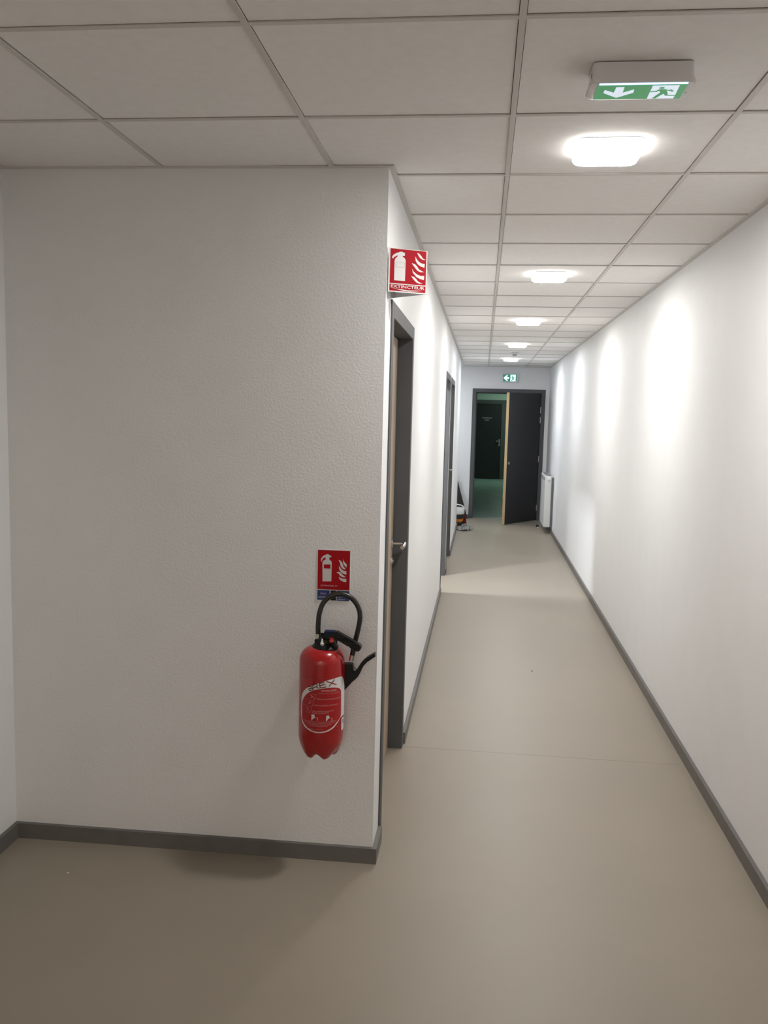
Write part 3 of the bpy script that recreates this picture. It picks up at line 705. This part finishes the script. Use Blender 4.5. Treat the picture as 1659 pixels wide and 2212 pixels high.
obj('collar', lathe(bmesh.new(), [(0, 0.414), (0.046, 0.414), (0.047, 0.421), (0.040, 0.430), (0.030, 0.438), (0.028, 0.450), (0, 0.450)], 32, (0.010, 0, 0)), M['black'], t, True)
bm = bmesh.new()
xz = lambda pts, y0, y1, bm: prism(bm, pts, y0, y1, lambda a, b, h: (a, h, b))
xz([(-0.024, 0.430), (0.044, 0.430), (0.046, 0.452), (0.030, 0.470), (0.012, 0.474), (0.004, 0.461), (-0.004, 0.448), (-0.026, 0.447)], -0.018, 0.018, bm)
bmesh.ops.bevel(bm, geom=bm.edges[:], offset=0.002, segments=2, affect='EDGES', clamp_overlap=True)
vh = obj('valve_head', bm, M['black'], t, True)
bm = bmesh.new()
xz([(0.0145,0.4821),(0.0463,0.4812),(0.0564,0.483),(0.0922,0.4645),(0.128,0.4447),(0.1408,0.4377),(0.1400,0.4262),(0.1340,0.4185),(0.1240,0.4178),(0.1184,0.4198),(0.1131,0.425),(0.1031,0.4275),(0.0985,0.4340),(0.0928,0.4345),(0.0852,0.4387),(0.0774,0.4432),(0.0646,0.4502),(0.0468,0.4525),(0.030,0.4600),(0.0039,0.461)], -0.034, -0.010, bm)
bmesh.ops.bevel(bm, geom=bm.edges[:], offset=0.0022, segments=2, affect='EDGES', clamp_overlap=True)
hd = obj('carry_handle', bm, M['black'], t, True)
bm = bmesh.new(); xz([(0.0122,0.4830),(0.0478,0.4832),(0.0443,0.4765),(0.0095,0.4735)], -0.0355, -0.008, bm)
obj('striker_button', bm, M['blue'], hd)
bm = bmesh.new(); lathe(bm, [(0, -0.046), (0.0035, -0.046), (0.0055, -0.043), (0.0055, -0.016), (0, -0.016)], 16, (0.0385, 0, 0.4515), 'y')
lathe(bm, [(0, -0.040), (0.0075, -0.040), (0.0075, -0.034), (0, -0.034)], 16, (0.0385, 0, 0.4515), 'y')
for i in range(3):
    a = math.radians(60 + i * 30); lathe(bm, [(0, -0.042), (0.0016, -0.042), (0.0016, -0.034), (0, -0.034)], 8, (0.0385 + 0.0095 * math.cos(a), 0, 0.4515 + 0.0095 * math.sin(a)), 'y')
obj('safety_cap', bm, M['redcap'], t, True)
bm = bmesh.new(); lathe(bm, [(0, 0.4300), (0.0065, 0.4310), (0.0082, 0.437), (0.0075, 0.443), (0.0045, 0.449), (0.003, 0.456), (0, 0.457)], 20, (0.0055, -0.031, 0))
obj('chrome_plug', bm, M['chrome'], t, True)
bm = bmesh.new(); lathe(bm, [(0, 0.4455), (0.0098, 0.4455), (0.0098, 0.4645), (0.0, 0.4645)], 20, (-0.0160, 0, 0))
obj('hose_ferrule', bm, M['steel'], t, True)
hose = [(-0.0160,0,0.462),(-0.0164,0,0.4834),(-0.0157,0,0.5041),(-0.0125,0,0.5378),(-0.0015,0.004,0.5718),(0.0186,0.008,0.5947),(0.0439,0.012,0.6056),(0.0694,0.016,0.6053),(0.095,0.020,0.5933),(0.1132,0.022,0.5737),(0.1244,0.022,0.5499),(0.1275,0.022,0.5244),(0.1239,0.022,0.4934),(0.117,0.022,0.4595),(0.110,0.022,0.4281),(0.1030,0.022,0.3895)]
obj('hose', tube(bmesh.new(), hose, 0.0090, 16, 5), M['rubber'], t, True)
obj('hose_ferrule', tube(bmesh.new(), [(0.1035, 0.022, 0.391), (0.0990, 0.022, 0.368)], 0.0085, 16, 0), M['steel'], t, True)
bm = bmesh.new()
xz([(0.076,0.3574),(0.0885,0.3590),(0.1060,0.3580),(0.1090,0.3423),(0.1182,0.3344),(0.1272,0.3498),(0.1362,0.3651),(0.1450,0.3750),(0.1565,0.3852),(0.183,0.4025),(0.1864,0.3911),(0.1700,0.3790),(0.1589,0.3706),(0.1468,0.3572),(0.1400,0.3440),(0.1349,0.3312),(0.1260,0.3150),(0.1188,0.3069),(0.1065,0.2956),(0.0920,0.2780),(0.082,0.2665),(0.0737,0.2638)], 0.008, 0.036, bm)
bmesh.ops.bevel(bm, geom=bm.edges[:], offset=0.003, segments=2, affect='EDGES', clamp_overlap=True)
nz = obj('spray_gun', bm, M['black'], t, True)
obj('trigger_spring', tube(bmesh.new(), [(0.109, 0.010, 0.345), (0.113, 0.007, 0.340), (0.117, 0.010, 0.339)], 0.0016, 8, 3), M['chrome'], nz, True)
ywall = yf(EXC[0]) - EXC[1]
bm = bmesh.new()
box(bm, -0.030, 0.034, ywall - 0.004, ywall - 0.0002, 0.36, 0.44, bev=0.001); box(bm, -0.012, 0.014, 0.016, ywall - 0.003, 0.424, 0.432, bev=0.001)
obj('wall_bracket', bm, M['black'], t); obj('lower_bracket', B(-0.020, 0.022, RB - 0.001, ywall - 0.0002, 0.14, 0.18), M['black'], t)

# ------------------------------------------------------------------ radiator
t = tag(empty('radiator', (XR, 12.70, 0)), 'white panel radiator on the right wall beside the open dark door', 'radiator')
rx0, rx1, ry, rz0, rz1 = -0.128, -0.036, 0.85, 0.100, 0.845
obj('panel_body', B(rx0, rx1, 0, ry, rz0, rz1, bev=0.006), M['radw'], t)
bm = bmesh.new()
for i in range(24): box(bm, rx0 + 0.014, rx1 - 0.014, 0.03 + i * 0.033, 0.046 + i * 0.033, rz1 - 0.001, rz1 + 0.002)
tag(obj('top_grille', bm, M['radg'], t), kind='stuff')
for z in (0.775, 0.800): obj('air_slot', B(rx0 - 0.002, rx0 + 0.002, 0.015, ry - 0.015, z, z + 0.012), M['radg'], t)
kn = obj('control_knob', lathe(bmesh.new(), [(0, 0.004), (0.024, 0.002), (0.027, -0.010), (0.022, -0.024), (0, -0.026)], 24, (-0.070, 0, 0.800), 'y'), M['radw'], t, True)
obj('side_plug', lathe(bmesh.new(), [(0, 0.002), (0.014, 0.002), (0.014, -0.004), (0, -0.004)], 16, (-0.083, 0, 0.135), 'y'), M['radw'], t, True)
obj('control_cap', lathe(bmesh.new(), [(0, 0), (0.018, 0), (0.016, 0.012), (0, 0.014)], 16, (-0.062, 0.06, rz1)), M['dark'], t, True)
for a in (0.02, ry - 0.07): obj('wall_rail', B(-0.036, -0.0005, a, a + 0.03, 0.12, 0.82), M['radg'], t)

# ------------------------------------------------------------------ things at the far left
t = tag(empty('paint_bucket', (-0.375, 13.345, 0)), 'black bucket with a white rim at the far end of the left wall', 'bucket')
obj('bucket_body', lathe(bmesh.new(), [(0, 0), (0.112, 0), (0.116, 0.008), (0.131, 0.195), (0, 0.195)], 32), M['bdark'], t, True)
obj('rim', lathe(bmesh.new(), [(0.128, 0.180), (0.134, 0.180), (0.140, 0.192), (0.141, 0.262), (0.138, 0.272), (0.130, 0.272), (0.126, 0.200)], 32), M['bwhite'], t, True)
obj('label_band', lathe(bmesh.new(), [(0.1225, 0.070), (0.1262, 0.108), (0.124, 0.108), (0.1205, 0.070)], 32), M['borange'], t, True)
pts = [(0.140 * math.cos(a), 0.140 * math.sin(a) * 0.9, 0.262 + 0.060 * math.sin(a * 1.0 if False else a)) for a in [math.radians(i) for i in range(0, 181, 20)]]
obj('handle', tube(bmesh.new(), [(0.141, 0, 0.25), (0.128, -0.02, 0.285), (0.08, -0.03, 0.315), (0.0, -0.035, 0.325), (-0.08, -0.03, 0.315), (-0.128, -0.02, 0.285), (-0.141, 0, 0.25)], 0.009, 10, 4), M['bwhite'], t, True)
bm = bmesh.new()
for a in (-75, -60, -48):
    for k in range(2):
        an = math.radians(a + k * 5); lathe(bm, [(0, 0), (0.010, 0), (0.010, 0.003), (0, 0.003)], 8, (0.121 * math.cos(an), 0.121 * math.sin(an), 0.06 + k * 0.012))
tag(obj('printed_spots', bm, M['byellow'], t), kind='stuff')

def crumple(name, cx, cy, rx, ry, hz, m, label, cat, seed, n=16):
    rnd = random.Random(seed); bm = bmesh.new(); g = []
    for j in range(n + 1):
        row = []
        for i in range(n + 1):
            a, b = i / n * 2 - 1, j / n * 2 - 1
            rr = math.sqrt(a * a + b * b); k = max(0.0, 1 - rr * rr * 0.75)
            jit = 0.5 / n
            row.append(bm.verts.new((rx * (a + rnd.uniform(-jit, jit) * 2), ry * (b + rnd.uniform(-jit, jit) * 2), 0.002 + hz * k * rnd.uniform(0.15, 1.0))))
        g.append(row)
    for j in range(n):
        for i in range(n):
            if math.hypot((i + .5) / n * 2 - 1, (j + .5) / n * 2 - 1) < 1.0 + rnd.uniform(-0.12, 0.1):
                bm.faces.new([g[j][i], g[j][i + 1], g[j + 1][i + 1], g[j + 1][i]])
    for v in [v for v in bm.verts if not v.link_faces]: bm.verts.remove(v)
    bmesh.ops.solidify(bm, geom=bm.faces[:], thickness=0.0015)
    o = obj(name, bm, m, loc=(cx, cy, 0.003)); return tag(o, label, cat)
crumple('plastic_film', -0.215, 12.86, 0.115, 0.22, 0.085, M['film'], 'crumpled clear plastic film lying on the floor in front of the bucket', 'plastic film', 3)
crumple('red_cloth', -0.232, 13.42, 0.030, 0.05, 0.17, M['cloth'], 'small red cloth heaped beside the bucket', 'cloth', 8, 10)
t = tag(empty('leaning_board', (-0.20, YE - 0.10, 0.0)), 'dark board leaning aslant in the recess behind the bucket', 'board')
bm = bmesh.new()
prism(bm, [(0, 0), (-0.36, 0.0), (-0.52, 0.42), (-0.235, 0.80)], 0.0, 0.018, lambda a, b, h: (a, h + 0.06 * b * 0 + 0.05 * b, b))
obj('panel', bm, M['board'], t)
t.location.y = YE - 0.12

# door stop and specks on the floor
t = tag(empty('door_stop', (0.885, 13.47, 0)), 'small dark door stop with a white tip on the floor by the open door', 'door stop')
obj('stop_body', lathe(bmesh.new(), [(0, 0), (0.020, 0), (0.020, 0.025), (0.016, 0.038), (0, 0.040)], 20), M['black'], t, True)
obj('stop_tip', lathe(bmesh.new(), [(0, 0), (0.013, 0), (0.011, 0.010), (0, 0.012)], 14, (0.004, -0.030, 0)), M['crumb'], t, True)
def speck(loc, s, m, label):
    bm = bmesh.new(); bmesh.ops.create_icosphere(bm, subdivisions=1, radius=s)
    rnd = random.Random(int(loc[1] * 1000))
    for v in bm.verts: v.co *= rnd.uniform(0.6, 1.2); v.co.z *= 0.4
    zmin = min(v.co.z for v in bm.verts)
    for v in bm.verts: v.co.z -= zmin
    tag(obj('crumb', bm, m, loc=(loc[0], loc[1], 0.0)), label, 'crumb')
speck((-1.410, 2.796), 0.004, M['crumb'], 'tiny white crumb on the lobby floor near the left skirting')
speck((0.379, 5.653), 0.007, M['dirt'], 'tiny dark crumb on the bare corridor floor')
